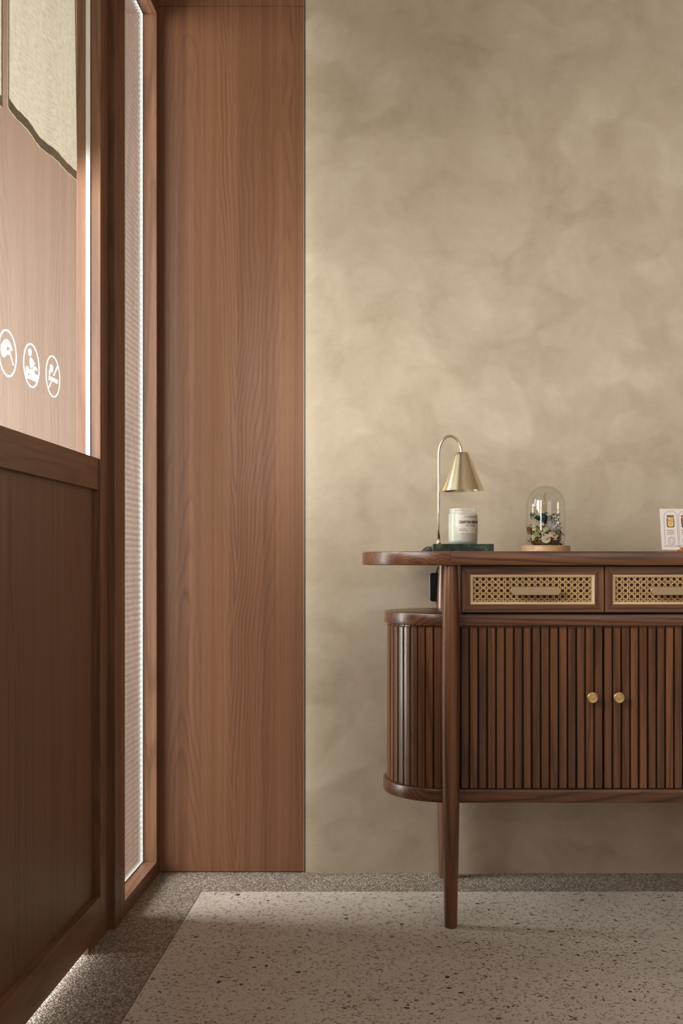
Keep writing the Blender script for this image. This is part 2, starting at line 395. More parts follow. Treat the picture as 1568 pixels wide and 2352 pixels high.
# floor
bm = B(); box(bm, -0.5125, 3.2, FLY0, 2.606, -0.05, 0.0); struct(obj('floor', bm, M_terrazzo), 'pale grey terrazzo floor with dark stone chips')
bm = B()
box(bm, -0.74, -0.514, FLY0, 2.60745, -0.05, 0.0); box(bm, -0.74, 3.2, 2.60745, 2.80, -0.05, 0.0)
struct(obj('trim_1', bm, M_pebble), 'dark washed-grit floor border along both walls')
bm = B(); box(bm, -0.5138, 3.2, 2.6062, 2.6074, -0.05, -0.0012); box(bm, -0.5138, -0.5127, FLY0, 2.6062, -0.05, -0.0012)
struct(obj('trim_2', bm, M_dark_joint), 'thin dark joint around the terrazzo')
bm = B(); box(bm, -6.0, -0.7405, -4, 5.0, -0.06, -0.004); struct(obj('floor_outside', bm, M_pebble), 'paving outside the entrance')
# back wall
XJ = (697-VX)/F*D
bm = B(); xe = XJ+0.0042
prof = [(xe, D+0.1), (xe, D)]+[(xe+q, D-0.008*(1-math.exp(-q/0.040))) for q in (0.002, 0.006, 0.012, 0.02, 0.03, 0.04, 0.055, 0.07, 0.09, 0.12, 0.16, 0.22)]+[(xe+0.3, D-0.008), (3.2, D-0.008), (3.2, D+0.1)]
prism(bm, prof, lambda x, y: (x, y, 0.0), lambda x, y: (x, y, 2.9)); struct(obj('wall_back', bm, M_plaster, None, 20), 'beige trowelled plaster wall behind the sideboard')
bm = B(); box(bm, XJ+0.0022, XJ+0.0042, D+0.006, D+0.1, 0.0, 2.9); struct(obj('trim_3', bm, M_dark_joint), 'dark shadow gap beside the plaster')
bm = B(); box(bm, XJ, XJ+0.0022, D-0.0012, D+0.1, 0.002, 2.9); struct(obj('trim_4', bm, M_metal_trim), 'thin metal edge strip of the wood panel')
bm = B(); zt = H+(VY-15)/F*D
box(bm, -WO, XJ-0.0002, D-0.001, D+0.08, 0.0025, zt-0.0006); box(bm, -WO, XJ-0.0002, D-0.001, D+0.08, zt+0.0006, 2.9)
struct(obj('wall_back_panel', bm, M_panel), 'tall walnut veneer wall panel left of the plaster')
# other walls, never seen directly but they hold the light
bm = B(); box(bm, 3.2, 3.3, FLY0, D+0.1, -0.05, 2.9); struct(obj('wall_right', bm, M_panel_y))
bm = B(); box(bm, -0.739, 3.3, FLY0-0.1, FLY0, -0.05, 2.9); struct(obj('wall_rear', bm, M_panel))
bm = B(); box(bm, -0.739, 3.3, FLY0-0.1, D+0.1, 2.9, 3.0); struct(obj('ceiling', bm, M_white_wall))
bm = B(); box(bm, -0.739, -0.657, FLY0, -1.7, 0, 2.9); box(bm, -WO-0.02, -WO, D-0.0012, 3.45, 0, 2.9); box(bm, -0.739, -0.657, 0.30, 0.36, 0, 2.9)
box(bm, -0.739, -0.657, -1.7, 0.30, 0, 0.5); box(bm, -0.739, -0.657, -1.7, 0.30, 2.6, 2.9); box(bm, -0.739, -0.657, 0.36, 2.338, 2.42, 2.9)
struct(obj('wall_left', bm, M_frame))
# outside return wall in the same veneer, lit by daylight
bm = B(); box(bm, -3.4, -0.7395, 3.35, 3.45, -0.004, 3.2); struct(obj('wall_outside', bm, M_out), 'pale wood clad wall seen through the glass')

# ---- window 1 : narrow full height light beside the corner
w1 = sempty('window_1', (-0.70, 2.55, 0), 'narrow full-height window with moulded grid glass')
zb, ztp = 0.0376, 2.304; y0w, y1w = 2.4222, 2.735
bm = B()
box(bm, -WO, -WA, y1w, D-0.0012, 0, 2.42, 0.0012); box(bm, -WO, -WA, 2.3812, y0w, 0, 2.42, 0.0012)
struct(obj('window_stile', bm, M_frame, w1))
bm = B(); box(bm, -WO, -WA, y0w, y1w, 0, zb, 0.0008); box(bm, -WO, -WA, y0w, y1w, ztp, 2.42, 0.0008)
struct(obj('window_rail', bm, M_frame_y, w1))
bm = B(); box(bm, -WO, -WA, 2.338, 2.3795, 0, 2.9, 0.001); box(bm, -WO, -WA-0.004, 2.379, 2.3815, 0, 2.9)
box(bm, -WO, -WA, 2.3812, D-0.0012, 2.4215, 2.9)
struct(obj('window_post', bm, M_frame, w1))
bm = B(); e = 0.003
for (a, b_, c, d_) in ((y1w-e, y1w, zb, ztp), (y0w, y0w+e, zb, ztp), (y0w+e, y1w-e, zb, zb+e), (y0w+e, y1w-e, ztp-e, ztp)):
    box(bm, -0.7012, -0.6938, a, b_, c, d_)
struct(obj('glazing_bead', bm, M_bead, w1))
bm = B(); box(bm, -0.7000, -0.6975, y0w+e, y1w-e, zb+e, ztp-e); struct(obj('window_pane', bm, M_waffle, w1))

# ---- door 1 : half glazed door leaf
d1 = sempty('door_1', (-0.70, 1.84, 0.0), 'half-glazed wooden entrance door with white pictograms')
ys, ye = 2.274, 2.3375     # far stile
nb = 1.345                 # near edge of leaf
zbot = 0.014; zR0, zR1 = 0.9995, 1.069; WP = 0.6865
bm = B(); box(bm, -0.724, -WB, ys, ye, zbot, 2.40, 0.0010); box(bm, -0.724, -WB, nb, nb+0.09, zbot, 2.40, 0.0010)
struct(obj('door_stile', bm, M_frame, d1))
bm = B()
box(bm, -0.702, -WB-0.0005, nb+0.09, ys, zbot+0.002, 0.0965, 0.001)
box(bm, -0.72, -WB-0.0045, nb+0.09, ys, zR0, zR1, 0.001)
box(bm, -0.72, -WB-0.0005, nb+0.09, ys, 2.30, 2.40, 0.001)
struct(obj('door_rail', bm, M_frame_y, d1))
bm = B(); box(bm, -0.71, -WP, nb+0.09, ys, 0.0965, zR0); struct(obj('door_panel', bm, M_panel_y, d1))
bm = B()
for (a, b_) in ((ys-0.003, ys), (nb+0.09, nb+0.093)): box(bm, -0.7029, -0.6935, a, b_, zR1, 2.30)
box(bm, -0.7029, -0.6945, nb+0.093, ys-0.003, zR1, zR1+0.002)
struct(obj('glazing_bead', bm, M_bead, d1))
bm = B()
vs = [bm.verts.new(p) for p in ((-0.698, nb+0.093, zR1), (-0.698, ys-0.003, zR1), (-0.698, ys-0.003, 2.30), (-0.698, nb+0.093, 2.30))]
bm.faces.new(vs); box(bm, -0.7005, -0.6985, nb+0.093, ys-0.003, 2.2995, 2.30)
struct(obj('door_pane', bm, M_glass, d1))
bm = B(); box(bm, -0.722, -WB-0.001, 2.189, 2.3375, 0.0, 0.0135, 0.001); struct(obj('door_threshold', bm, M_frame_y, d1))
# second leaf nearer the camera (outside the frame)
bm = B(); box(bm, -0.724, -WB, 0.362, 0.44, zbot, 2.40); box(bm, -0.724, -WB, 1.255, 1.343, zbot, 2.40); box(bm, -0.722, -WB-0.001, 0.44, 1.255, zbot, 1.0); box(bm, -0.722, -WB-0.001, 0.44, 1.255, 2.3, 2.40); struct(obj('door_2', bm, M_frame))

# ---- pictograms on the glass, traced in the glass plane
XI = -0.69785
def Z1(u, v): return (u/9.8, 740+v/9.8)
def ip(u, v, X=XI):
    px, py = Z1(u, v); return on_x(px, py, X)
FK = [0]
def flat(bm, pts, mi=0):
    FK[0] += 1; th = 0.0005+0.00004*(FK[0] % 9)
    a = [bm.verts.new(ip(*p)) for p in pts]; b = [bm.verts.new(ip(*p, X=XI)+Vector((th, 0, 0))) for p in pts]
    n = len(pts); bm.faces.new(a); bm.faces.new(list(reversed(b)))
    for i in range(n): bm.faces.new([a[i], b[i], b[(i+1) % n], a[(i+1) % n]])
def ring(bm, cy, cz, r, wd, n=64):
    R = []
    for (rr, dx) in ((r-wd/2, 0), (r-wd/2, 0.0006), (r+wd/2, 0.0006), (r+wd/2, 0)):
        R.append([(XI+dx, cy+rr*math.cos(2*PI*i/n), cz+rr*math.sin(2*PI*i/n)) for i in range(n)])
    R.append(R[0]); loft(bm, R, False, False)
def disc_uv(bm, u, v, ru, rv, tilt=0.0, n=24):
    flat(bm, [(u+ru*math.cos(a), v+rv*math.sin(a)+tilt*ru*math.cos(a)) for a in [2*PI*i/n for i in range(n)]])
def bar_uv(bm, p, q, wd):
    # constant height bar from p to q (vertical thickness wd) or steep
    (a, b), (c, d) = p, q; L = math.hypot(c-a, d-b); nx, ny = -(d-b)/L*wd/2, (c-a)/L*wd/2
    flat(bm, [(a+nx, b+ny), (c+nx, d+ny), (c-nx, d-ny), (a-nx, b-ny)])
c1 = ip(172, 700); c2 = ip(710, 978); c3 = ip(1193, 1224)
bm = B(); ring(bm, c1.y, c1.z, 0.0400, 0.0036)
flat(bm, [(130, 378), (165, 385), (200, 425), (232, 480), (258, 550), (275, 610), (268, 655), (240, 640), (215, 585), (190, 548), (168, 545), (146, 575), (142, 610), (160, 645), (190, 655), (200, 615), (218, 625), (238, 690), (215, 738), (180, 738), (145, 730), (128, 765), (95, 798), (60, 780), (35, 720), (18, 640), (14, 560), (30, 480), (70, 430), (100, 390)])
bar_uv(bm, (232, 722), (300, 975), 19)
tag(obj('hand_and_stick_decal', bm, M_vinyl, origin=(c1.x, c1.y, c1.z)), 'white round decal of a hand holding a thin stick, nearest the left photo edge', 'decal', 'round pictograms on the door glass')
bm = B(); ring(bm, c2.y, c2.z, 0.0400, 0.0034)
disc_uv(bm, 672, 678, 35, 90, 0.3); disc_uv(bm, 612, 1070, 34, 88, 0.35)
flat(bm, [(680, 792), (705, 800), (740, 860), (775, 920), (783, 960), (765, 968), (740, 930), (722, 905), (715, 925), (735, 960), (757, 990), (755, 1006), (735, 1012), (712, 985), (706, 1005), (726, 1030), (708, 1046), (686, 1022), (672, 940), (668, 860)])
flat(bm, [(668, 1052), (700, 1060), (735, 1075), (750, 1020), (775, 998), (805, 1010), (832, 1060), (832, 1105), (815, 1095), (795, 1065), (775, 1075), (768, 1110), (780, 1165), (850, 1195), (846, 1262), (770, 1230), (690, 1185), (655, 1150), (655, 1090)])
flat(bm, [(580, 1150), (848, 1278), (822, 1350), (600, 1255)])
tag(obj('massage_decal', bm, M_vinyl, origin=(c2.x, c2.y, c2.z)), 'white round decal of a person massaging another lying down, middle of the three', 'decal', 'round pictograms on the door glass')
bm = B(); ring(bm, c3.y, c3.z, 0.0400, 0.0030)
bar_uv(bm, (1298, 985), (1206, 1212), 20); bar_uv(bm, (1158, 1330), (1093, 1490), 20)
flat(bm, [(1150, 1225), (1296, 1300), (1292, 1390), (1140, 1308)])
flat(bm, [(1096, 1205), (1112, 1212), (1112, 1300), (1096, 1292)]); flat(bm, [(1120, 1216), (1140, 1225), (1134, 1308), (1120, 1302)])
flat(bm, [(1150, 948), (1175, 965), (1190, 1020), (1188, 1085), (1175, 1125), (1155, 1130), (1142, 1105), (1130, 1130), (1132, 1200), (1106, 1188), (1106, 1110), (1120, 1075), (1128, 1030), (1122, 985), (1135, 955)])
tag(obj('no_smoking_decal', bm, M_vinyl, origin=(c3.x, c3.y, c3.z)), 'white round no-smoking decal, lowest of the three in the photo', 'decal', 'round pictograms on the door glass')

# ---- linen door curtain hanging outside the glass
XN = -0.762
nc = thing('door_curtain', (XN, 1.7, 2.38), 'greyish beige split linen curtain hanging behind the door glass', 'curtain')
def cloth(ya, yb, zl, zr, seed, parent):
    # hem z along y follows the measured edge
    bm = B(); ny, nz = 60, 40; rnd = random.Random(seed)
    ph = rnd.random()*6
    V = []
    for j in range(nz+1):
        row = []
        for i in range(ny+1):
            u = i/ny; y = ya+(yb-ya)*u; zh = zl+(zr-zl)*u+0.0004*math.sin(u*29+ph)+0.0006*math.sin(u*71+ph)
            t = j/nz; z = zh+(2.38-zh)*t
            x = XN+0.004*math.sin(u*7+ph+t*1.2)*(1-t*0.6)+0.0025*math.sin(u*17+2*ph-t*2)
            dy = 0.006*math.sin(t*2.5+ph)*(1 if u > 0.5 else 0.3)*(u if yb > 2.2 else 0)
            row.append(bm.verts.new((x, y-dy*0, z)))
        V.append(row)
    for j in range(nz):
        for i in range(ny): bm.faces.new([V[j][i], V[j][i+1], V[j+1][i+1], V[j+1][i]])
    pn = obj('cloth_panel', bm, M_linen, parent, True)
    bm = B(); hw = 0.020
    # folded hem: second layer just behind along the bottom and both sides
    for (side) in ('b', 'l', 'r'):
        n = 60; A = []; C = []
        for k in range(n+1):
            s = k/n
            if side == 'b':
                y = ya+(yb-ya)*s; zh = zl+(zr-zl)*s+0.0004*math.sin(s*29+ph)+0.0006*math.sin(s*71+ph)
                x = XN+0.004*math.sin(s*7+ph)+0.0025*math.sin(s*17+2*ph)
                A.append((x-0.0012, y, zh-0.0005)); C.append((x-0.0016, y, zh+hw))
            else:
                u = 0.0 if side == 'l' else 1.0; z0 = zl if side == 'l' else zr; z = z0+hw+(2.38-z0-hw)*s
                t = (z-z0)/(2.38-z0); dirn = 1 if side == 'l' else -1
                for L, w_ in ((A, 0), (C, 0.006)):
                    uu = u+dirn*w_/(yb-ya); x = XN+0.004*math.sin(uu*7+ph+t*1.2)*(1-t*0.6)+0.0025*math.sin(uu*17+2*ph-t*2)
                    L.append((x-0.0012, ya+(yb-ya)*uu, z))
        va = [bm.verts.new(p) for p in A]; vc = [bm.verts.new(p) for p in C]
        for k in range(n): bm.faces.new([va[k], va[k+1], vc[k+1], vc[k]])
    obj('hem', bm, M_linen, pn, True)
cloth(1.9655, 2.386, 1.712, 1.7265, 3, nc)
cloth(1.545, 1.9648, 1.700, 1.711, 5, nc)
cloth(1.12, 1.540, 1.700, 1.700, 8, nc)
bm = B(); tube(bm, [(XN, 1.10, 2.388), (XN, 2.395, 2.388)], 0.009); obj('curtain_rod', bm, M_frame_y, nc, True)

# ================================================================== SIDEBOARD
CX = 0.4640; LX = 0.110; RX = 2*CX-LX
YC = 2.5375
sb = thing('sideboard', (CX, 2.54, 0), 'dark walnut slatted sideboard with rounded ends and woven cane drawers', 'sideboard')
# table top
bm = B(); b = 0.003; TR = 0.2095
ZT0, ZT1 = 0.8316, 0.8638
def half(x0, sgn, r, z0, z1, yc, n=32):
    R = []
    for z, d in ((z0, b), (z0+b*0.3, b*0.3), (z0+b, 0), (z1-b, 0), (z1-b*0.3, b*0.3), (z1, b)):
        pts = [(x0+sgn*(r-d)*math.cos(a), yc+(r-d)*math.sin(a)) for a in [-PI/2+PI*i/n for i in range(n+1)]]
        R.append([(x, y, z) for x, y in pts])
    loft(bm, R)
half(0.1085, -1, TR, ZT0, ZT1, YC); obj('tabletop_end', bm, M_desk_end, sb, 30)
bm = B(); half(2*CX-0.1085, 1, TR, ZT0, ZT1, YC); obj('tabletop_end', bm, M_desk_end, sb, 30)
bm = B(); R = []
for z, d in ((ZT0, b), (ZT0+b*0.3, b*0.3), (ZT0+b, 0), (ZT1-b, 0), (ZT1-b*0.3, b*0.3), (ZT1, b)):
    R.append([(0.1087, YC-TR+d, z), (2*CX-0.1087, YC-TR+d, z), (2*CX-0.1087, YC+TR-d, z), (0.1087, YC+TR-d, z)])
loft(bm, R); obj('tabletop', bm, M_desk_x, sb, 30)
# cabinet boards
XL = 0.112; XR = 2*CX-XL; YB = 2.533
bm = B(); stad_slab(bm, XL, XR, YB, 0.158, 0.6903, 0.7192, 0.003); obj('upper_board', bm, M_desk_x, sb, 30)
bm = B(); stad_slab(bm, XL, XR, YB, 0.161, 0.2806, 0.3110, 0.003); obj('lower_board', bm, M_desk_x, sb, 30)
# slatted ends and doors
def slat(bm, cx, cy, ang, w_, th, z0, z1):
    """ang = outward normal direction"""
    n = Vector((math.cos(ang), math.sin(ang))); tt = Vector((-n.y, n.x)); c = 0.0016
    prof = [(-w_/2, -th), (w_/2, -th), (w_/2, -c*1.2), (w_/2-c, 0), (0, 0.0004), (-w_/2+c, 0), (-w_/2, -c*1.2)]
    pts = [(cx+tt.x*a+n.x*q, cy+tt.y*a+n.y*q) for a, q in prof]
    ch = 0.0015
    cen = (cx-n.x*th, cy-n.y*th)
    pt2 = [((x-n.x*ch if q > -th*0.9 else x), (y-n.y*ch if q > -th*0.9 else y)) for (x, y), (a, q) in zip(pts, prof)]
    loft(bm, [[(x, y, z0) for x, y in pt2], [(x, y, z0+ch) for x, y in pts], [(x, y, z1-ch) for x, y in pts], [(x, y, z1) for x, y in pt2]])
ZS0, ZS1 = 0.3110, 0.6862; SR = 0.1515; PIT = 0.0208
for sgn, cxx, nm in ((-1, XL, 'left'), (1, XR, 'right')):
    bm = B()
    nn = 23; da = PI/nn
    for k in range(nn):
        a = PI/2+da*(k+0.5) if sgn < 0 else -PI/2+da*(k+0.5)
        slat(bm, cxx+SR*math.cos(a), YB+SR*math.sin(a), a, PIT-0.0032, 0.009, ZS0, ZS1)
    # short filler behind the leg
    xa, xb = (XL, 0.1335) if sgn < 0 else (2*CX-0.1335, XR)
    slat(bm, (xa+xb)/2, YB-SR, -PI/2, PIT-0.0032, 0.009, ZS0, ZS1)
    es = obj('slatted_end', bm, M_desk, sb)
    bm = B(); n = 24; q = SR-0.0085
    arc = [(cxx+sgn*q*math.cos(a), YB+q*math.sin(a)) for a in [-PI/2+PI*i/n for i in range(n+1)]]
    prism(bm, arc, lambda x, y: (x, y, ZS0), lambda x, y: (x, y, 0.6903))
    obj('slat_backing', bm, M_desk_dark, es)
    bm = B(); q = SR-0.003
    for i in range(nn):
        a0 = PI/2+da*i+0.01 if sgn < 0 else -PI/2+da*i+0.01; a1 = a0+da-0.02
        aa = [a0+(a1-a0)*j/4 for j in range(5)]
        pts = [(cxx+q*math.cos(a), YB+q*math.sin(a)) for a in aa]+[(cxx+(q-0.006)*math.cos(a), YB+(q-0.006)*math.sin(a)) for a in reversed(aa)]
        prism(bm, pts, lambda x, y: (x, y, ZS1+0.0002), lambda x, y: (x, y, 0.6903))
    obj('lip', bm, M_desk, es)
YF = YB-SR      # slat face plane
xs0, xm, xs1 = 0.1337, 0.4665, 2*CX-0.1337
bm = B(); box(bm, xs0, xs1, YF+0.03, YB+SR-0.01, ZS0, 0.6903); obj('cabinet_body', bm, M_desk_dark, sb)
for (a, b_, kx) in ((xs0, xm-0.0008, 1361), (xm+0.0008, xs1, 1422)):
    bm = B(); n = 16; pt = (b_-a)/n
    for k in range(n): slat(bm, a+pt*(k+0.5), YF, -PI/2, pt-0.0032, 0.009, ZS0+0.001, ZS1-0.0005)
    for k in range(n): box(bm, a+pt*k+0.001, a+pt*(k+1)-0.001, YF+0.003, YF+0.009, ZS1-0.0002, 0.6895)
    dr = obj('cabinet_door', bm, M_desk, sb)
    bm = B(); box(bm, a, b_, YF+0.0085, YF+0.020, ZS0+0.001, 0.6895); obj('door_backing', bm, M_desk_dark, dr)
    c = P(kx, 1603, YF-0.024); bm = B(); R = []
    for r, y in ((0.0055, 0.024), (0.0055, 0.014), (0.0075, 0.012), (0.0118, 0.009), (0.0135, 0.0055), (0.0134, 0.003), (0.0122, 0.0008), (0.010, 0.0), (0.0085, 0.0006), (0.004, -0.0004)):
        R.append([(c.x+r*math.cos(2*PI*i/32), c.y+y, c.z+r*math.sin(2*PI*i/32)) for i in range(32)])
    loft(bm, R); obj('knob', bm, M_knob, dr, 40)
# legs
LEG = [(0.0125, 0.0), (0.0142, 0.0012), (0.0150, 0.005), (0.0152, 0.03), (0.0165, 0.09), (0.0180, 0.16), (0.0196, 0.26), (0.0206, 0.38), (0.0211, 0.50), (0.0214, 0.60), (0.0212, 0.66), (0.0203, 0.71), (0.0188, 0.76), (0.0168, 0.81), (0.0158, ZT0)]
for lx in (LX, RX):
    for ly in (2.355, 2.7245):
        bm = B(); lathe(bm, lx, ly, LEG, 40); obj('leg', bm, M_desk, sb, 50)
# drawer case
YD = 2.357; zc0, zc1 = 0.7192, ZT0
bm = B()
for (a, b_) in ((0.1305, 0.1350), (2*CX-0.1350, 2*CX-0.1305)): box(bm, a, b_, YD+0.0005, 2.705, zc0, zc1, 0.0006)
box(bm, 0.135, 2*CX-0.135, 2.70, 2.705, zc0, zc1)
dc = obj('drawer_case', bm, M_desk, sb)
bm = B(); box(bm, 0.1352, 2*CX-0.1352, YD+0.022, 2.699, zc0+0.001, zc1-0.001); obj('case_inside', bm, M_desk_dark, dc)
s = (YD)/F
def Xp(px, y=YD): return (px-VX)/F*y
def Zp(py, y=YD): return H-(py-VY)/F*y
M_cane = None
t = NT('rattan_cane'); ri = t.n('NewGeometry').outputs['Random Per Island']
cc = t.mix(ri, srgb(196, 158, 102), srgb(222, 190, 138)); cc = t.mix(t.math('MULTIPLY', t.noise(t.obj(), 300, 2), 0.4), cc, srgb(150, 112, 66)); t.bsdf(cc, 0.4); M_cane = t.m
M_beadwood = simple('pale_bead', srgb(208, 182, 142), 0.45)
def drawer(xa, xb, ca, cb, ha, hb, first):
    z0, z1 = Zp(1406), Zp(1300.5); c0, c1 = Zp(1388), Zp(1320)
    bm = B(); th = 0.019; g = 0.0022
    def member(quad, mi):
        # quad: 4 (x,z) corners; front chamfer on outside
        prism(bm, quad, lambda x, z: (x, YD, z), lambda x, z: (x, YD+th, z), mi)
    member([(xa, z0), (xb, z0), (cb, c0), (ca, c0)], 0); member([(xa, z1), (ca, c1), (cb, c1), (xb, z1)], 0)
    member([(xa, z0), (ca, c0), (ca, c1), (xa, z1)], 1); member([(xb, z0), (xb, z1), (cb, c1), (cb, c0)], 1)
    d = obj('drawer', bm, [M_desk_x, M_desk], sb)
    bm = B(); w_ = 0.0058
    def bead(quad):
        (x0_, z0_), (x1_, z1_), (x2_, z2_), (x3_, z3_) = quad
        loft(bm, [[(x0_, YD-0.0012, z0_), (x1_, YD-0.0012, z1_), (x1_, YD+0.006, z1_), (x0_, YD+0.006, z0_)],
                  [(x3_, YD+0.0012, z3_), (x2_, YD+0.0012, z2_), (x2_, YD+0.006, z2_), (x3_, YD+0.006, z3_)]])
    bead([(ca, c0), (cb, c0), (cb-w_, c0+w_), (ca+w_, c0+w_)]); bead([(ca, c1), (cb, c1), (cb-w_, c1-w_), (ca+w_, c1-w_)])
    bead([(ca, c0), (ca, c1), (ca+w_, c1-w_), (ca+w_, c0+w_)]); bead([(cb, c0), (cb, c1), (cb-w_, c1-w_), (cb-w_, c0+w_)])
    obj('bead', bm, M_beadwood, d)
    # cane webbing
    bm = B(); x0, x1, y0, y1 = ca+w_-0.0005, cb-w_+0.0005, c0+w_-0.0005, c1-w_+0.0005
    Ph, Pv = 0.01405, 0.01335; yy = YD+0.0045; wd = 0.0017
    hx = x0+0.0105; hz = y1-0.0052   # first hole centre (top left)
    def strip(p, q, y, wid, th_=0.0006):
        p = Vector((p[0], 0, p[1])); q = Vector((q[0], 0, q[1])); dd = (q-p)
        if dd.length < 0.002: return
        nn_ = Vector((-dd.z, 0, dd.x)).normalized()*wid/2
        prism(bm, [(p+nn_), (q+nn_), (q-nn_), (p-nn_)], lambda *v: (v[0], y, v[2]), lambda *v: (v[0], y+th_, v[2]))
    k = -1
    while hx+Ph*k < x1+Ph:
        for o_ in (-0.0024, 0.0024):
            xv = hx+Ph*(k+0.5)+o_
            if x0 < xv < x1: strip((xv, y0), (xv, y1), yy, wd*0.8)
        k += 1
    k = -1
    while hz-Pv*k > y0-Pv:
        for o_ in (-0.0024, 0.0024):
            zv = hz-Pv*(k+0.5)+o_
            if y0 < zv < y1: strip((x0, zv), (x1, zv), yy+0.0007, wd*0.8)
        k += 1
    def clip(px_, pz_, dx, dz):
        tmin, tmax = -9, 9
        for (p_, d_, lo, hi) in ((px_, dx, x0, x1), (pz_, dz, y0, y1)):
            a_, b2 = (lo-p_)/d_, (hi-p_)/d_
            if a_ > b2: a_, b2 = b2, a_
            tmin = max(tmin, a_); tmax = min(tmax, b2)
        return None if tmax-tmin < 0.05 else ((px_+dx*tmin, pz_+dz*tmin), (px_+dx*tmax, pz_+dz*tmax))
    N = int((x1-x0)/Ph)+8
    for k in range(-8, N+8):
        for sg, dy in ((1, -0.0008), (-1, -0.0015)):
            r = clip(hx+Ph*k, hz-Pv*0.0-Pv*0.5+Pv*0.0, Ph, sg*Pv)
            if r: strip(r[0], r[1], yy+dy, wd*1.15)
    obj('cane_webbing', bm, M_cane, d)
    bm = B(); box(bm, ca-0.004, cb+0.004, YD+0.011, YD+0.0185, c0-0.004, c1+0.004); obj('drawer_backing', bm, M_desk_back, d)
    # pull: a flat rounded bar on two posts
    yh = YD-0.024; hx0, hx1 = Xp(ha, yh), Xp(hb, yh); hz0, hz1 = Zp(1367, yh), Zp(1347.5, yh); r = (hz1-hz0)/2; zc = (hz0+hz1)/2
    pts = []
    for i in range(17): a = -PI/2+PI*i/16; pts.append((hx1-r+r*math.cos(a), zc+r*math.sin(a)))
    for i in range(17): a = PI/2+PI*i/16; pts.append((hx0+r+r*math.cos(a), zc+r*math.sin(a)))
    bm = B(); cxm = (hx0+hx1)/2
    def sh(k_): return [(cxm+(x-cxm)*(1-k_*0.0006/0.06), zc+(z-zc)*(1-k_*0.0006/r)) for x, z in pts]
    loft(bm, [[(x, yh, z) for x, z in sh(1)], [(x, yh+0.0007, z) for x, z in sh(0)], [(x, yh+0.004, z) for x, z in sh(0)]])
    for xx in (hx0+0.022, hx1-0.022): 
        R = [[(xx+0.004*math.cos(2*PI*i/16), y, zc+0.004*math.sin(2*PI*i/16)) for i in range(16)] for y in (yh+0.004, YD+0.011)]
        loft(bm, R)
    obj('drawer_pull', bm, M_brass_h, d, 30)
xm2 = CX
drawer(Xp(1061), Xp(1386), Xp(1080), Xp(1365), 1173, 1288, True)
drawer(Xp(1388.5), Xp(1713.5), Xp(1407), Xp(1692), 1494, 1609, False)

# ================================================================== THINGS ON TOP
ZT = ZT1
# ---- candle-warmer lamp
YL = 2.50
lm = thing('candle_warmer_lamp', (Xp(1064, YL), YL, ZT), 'champagne brass lamp with cone shade on a green marble base', 'lamp')
bm = B(); box(bm, Xp(994.5, 2.45), Xp(1134, 2.45), 2.45, 2.56, ZT, Zp(1249.3, 2.45), 0.0008); obj('marble_base', bm, M_marble, lm)
ZM = Zp(1249.3, 2.45)
rx = Xp(1007.3, YL); r2 = Xp(1059.5, YL); cxm = (rx+r2)/2; ra = (r2-rx)/2
zA = Zp(1044, YL); zTop = Zp(1001.5, YL)
pts = [(rx, YL, ZM+0.001), (rx, YL, ZM+0.08), (rx, YL, zA)]
for i in range(1, 28):
    a = PI-PI*i/28; pts.append((cxm+ra*math.cos(a), YL, zA+(zTop-zA)*math.sin(a)))
pts += [(r2, YL, zA), (r2, YL, Zp(1046, YL))]
bm = B(); tube(bm, pts, 0.0031, 20); obj('stem', bm, M_brass, lm, True)
bm = B(); lathe(bm, rx, YL, [(0.0050, ZM), (0.0052, ZM+0.0003), (0.0052, ZM+0.008), (0.0046, ZM+0.0092), (0.0034, ZM+0.0096)], 28); obj('ferrule', bm, M_brass, lm, 40)
z1s, z0s = Zp(1040, YL), Zp(1127.5, YL); rs1, rs0 = 0.0172, 0.0522
bm = B(); prof = [(0.0034, z1s+0.0006), (rs1-0.001, z1s+0.0004), (rs1, z1s-0.001)]
for i in range(1, 13): q = i/12; prof.append((rs1+(rs0-rs1)*q, z1s-0.001+(z0s-z1s+0.001)*q))
prof += [(rs0-0.0008, z0s)]
for i in range(1, 13): q = 1-i/12; prof.append((rs1-0.001+(rs0-rs1)*q-0.0003, z1s-0.002+(z0s-z1s+0.002)*q))
prof += [(0.0034, z1s-0.002)]
lathe(bm, r2+0.0008, YL, prof, 72, False, False)
bmesh.ops.rotate(bm, verts=bm.verts, cent=(r2, YL, z1s), matrix=Matrix.Rotation(math.radians(-1.3), 3, 'Y'))
ls = obj('lamp_shade', bm, M_brass, lm, 35)
bm = B(); lathe(bm, r2, YL, [(0.008, z1s-0.003), (0.010, z1s-0.02), (0.016, z1s-0.03), (0.017, z1s-0.045), (0.012, z1s-0.055), (0.003, z1s-0.058)], 24); obj('bulb', bm, M_frost, ls, True)

# ---- candle jar
cj_x, cj_y, cr = Xp(1062.6, 2.50), 2.50, 0.0358
cj = thing('candle_jar', (cj_x, cj_y, ZM), 'frosted glass candle jar with white paper label, under the brass lamp', 'candle')
zj1 = Zp(1168.5, 2.50); zsh = Zp(1180, 2.50)
bm = B()
lathe(bm, cj_x, cj_y, [(0.030, ZM), (0.0335, ZM+0.0008), (cr-0.0003, ZM+0.004), (cr, ZM+0.007), (cr, zsh-0.003), (cr-0.0008, zsh-0.0006), (cr-0.0025, zsh), (0.0325, zsh+0.0012), (0.0325, zsh+0.006), (0.0330, zsh+0.008), (0.0328, zj1-0.0015), (0.0318, zj1), (0.0305, zj1-0.0008), (0.030, zsh), (0.0330, zsh-0.006), (0.0330, ZM+0.007), (0.030, ZM+0.005)], 64, True, True)
obj('jar_glass', bm, M_frost, cj, 50)
zw = Zp(1202, 2.50)
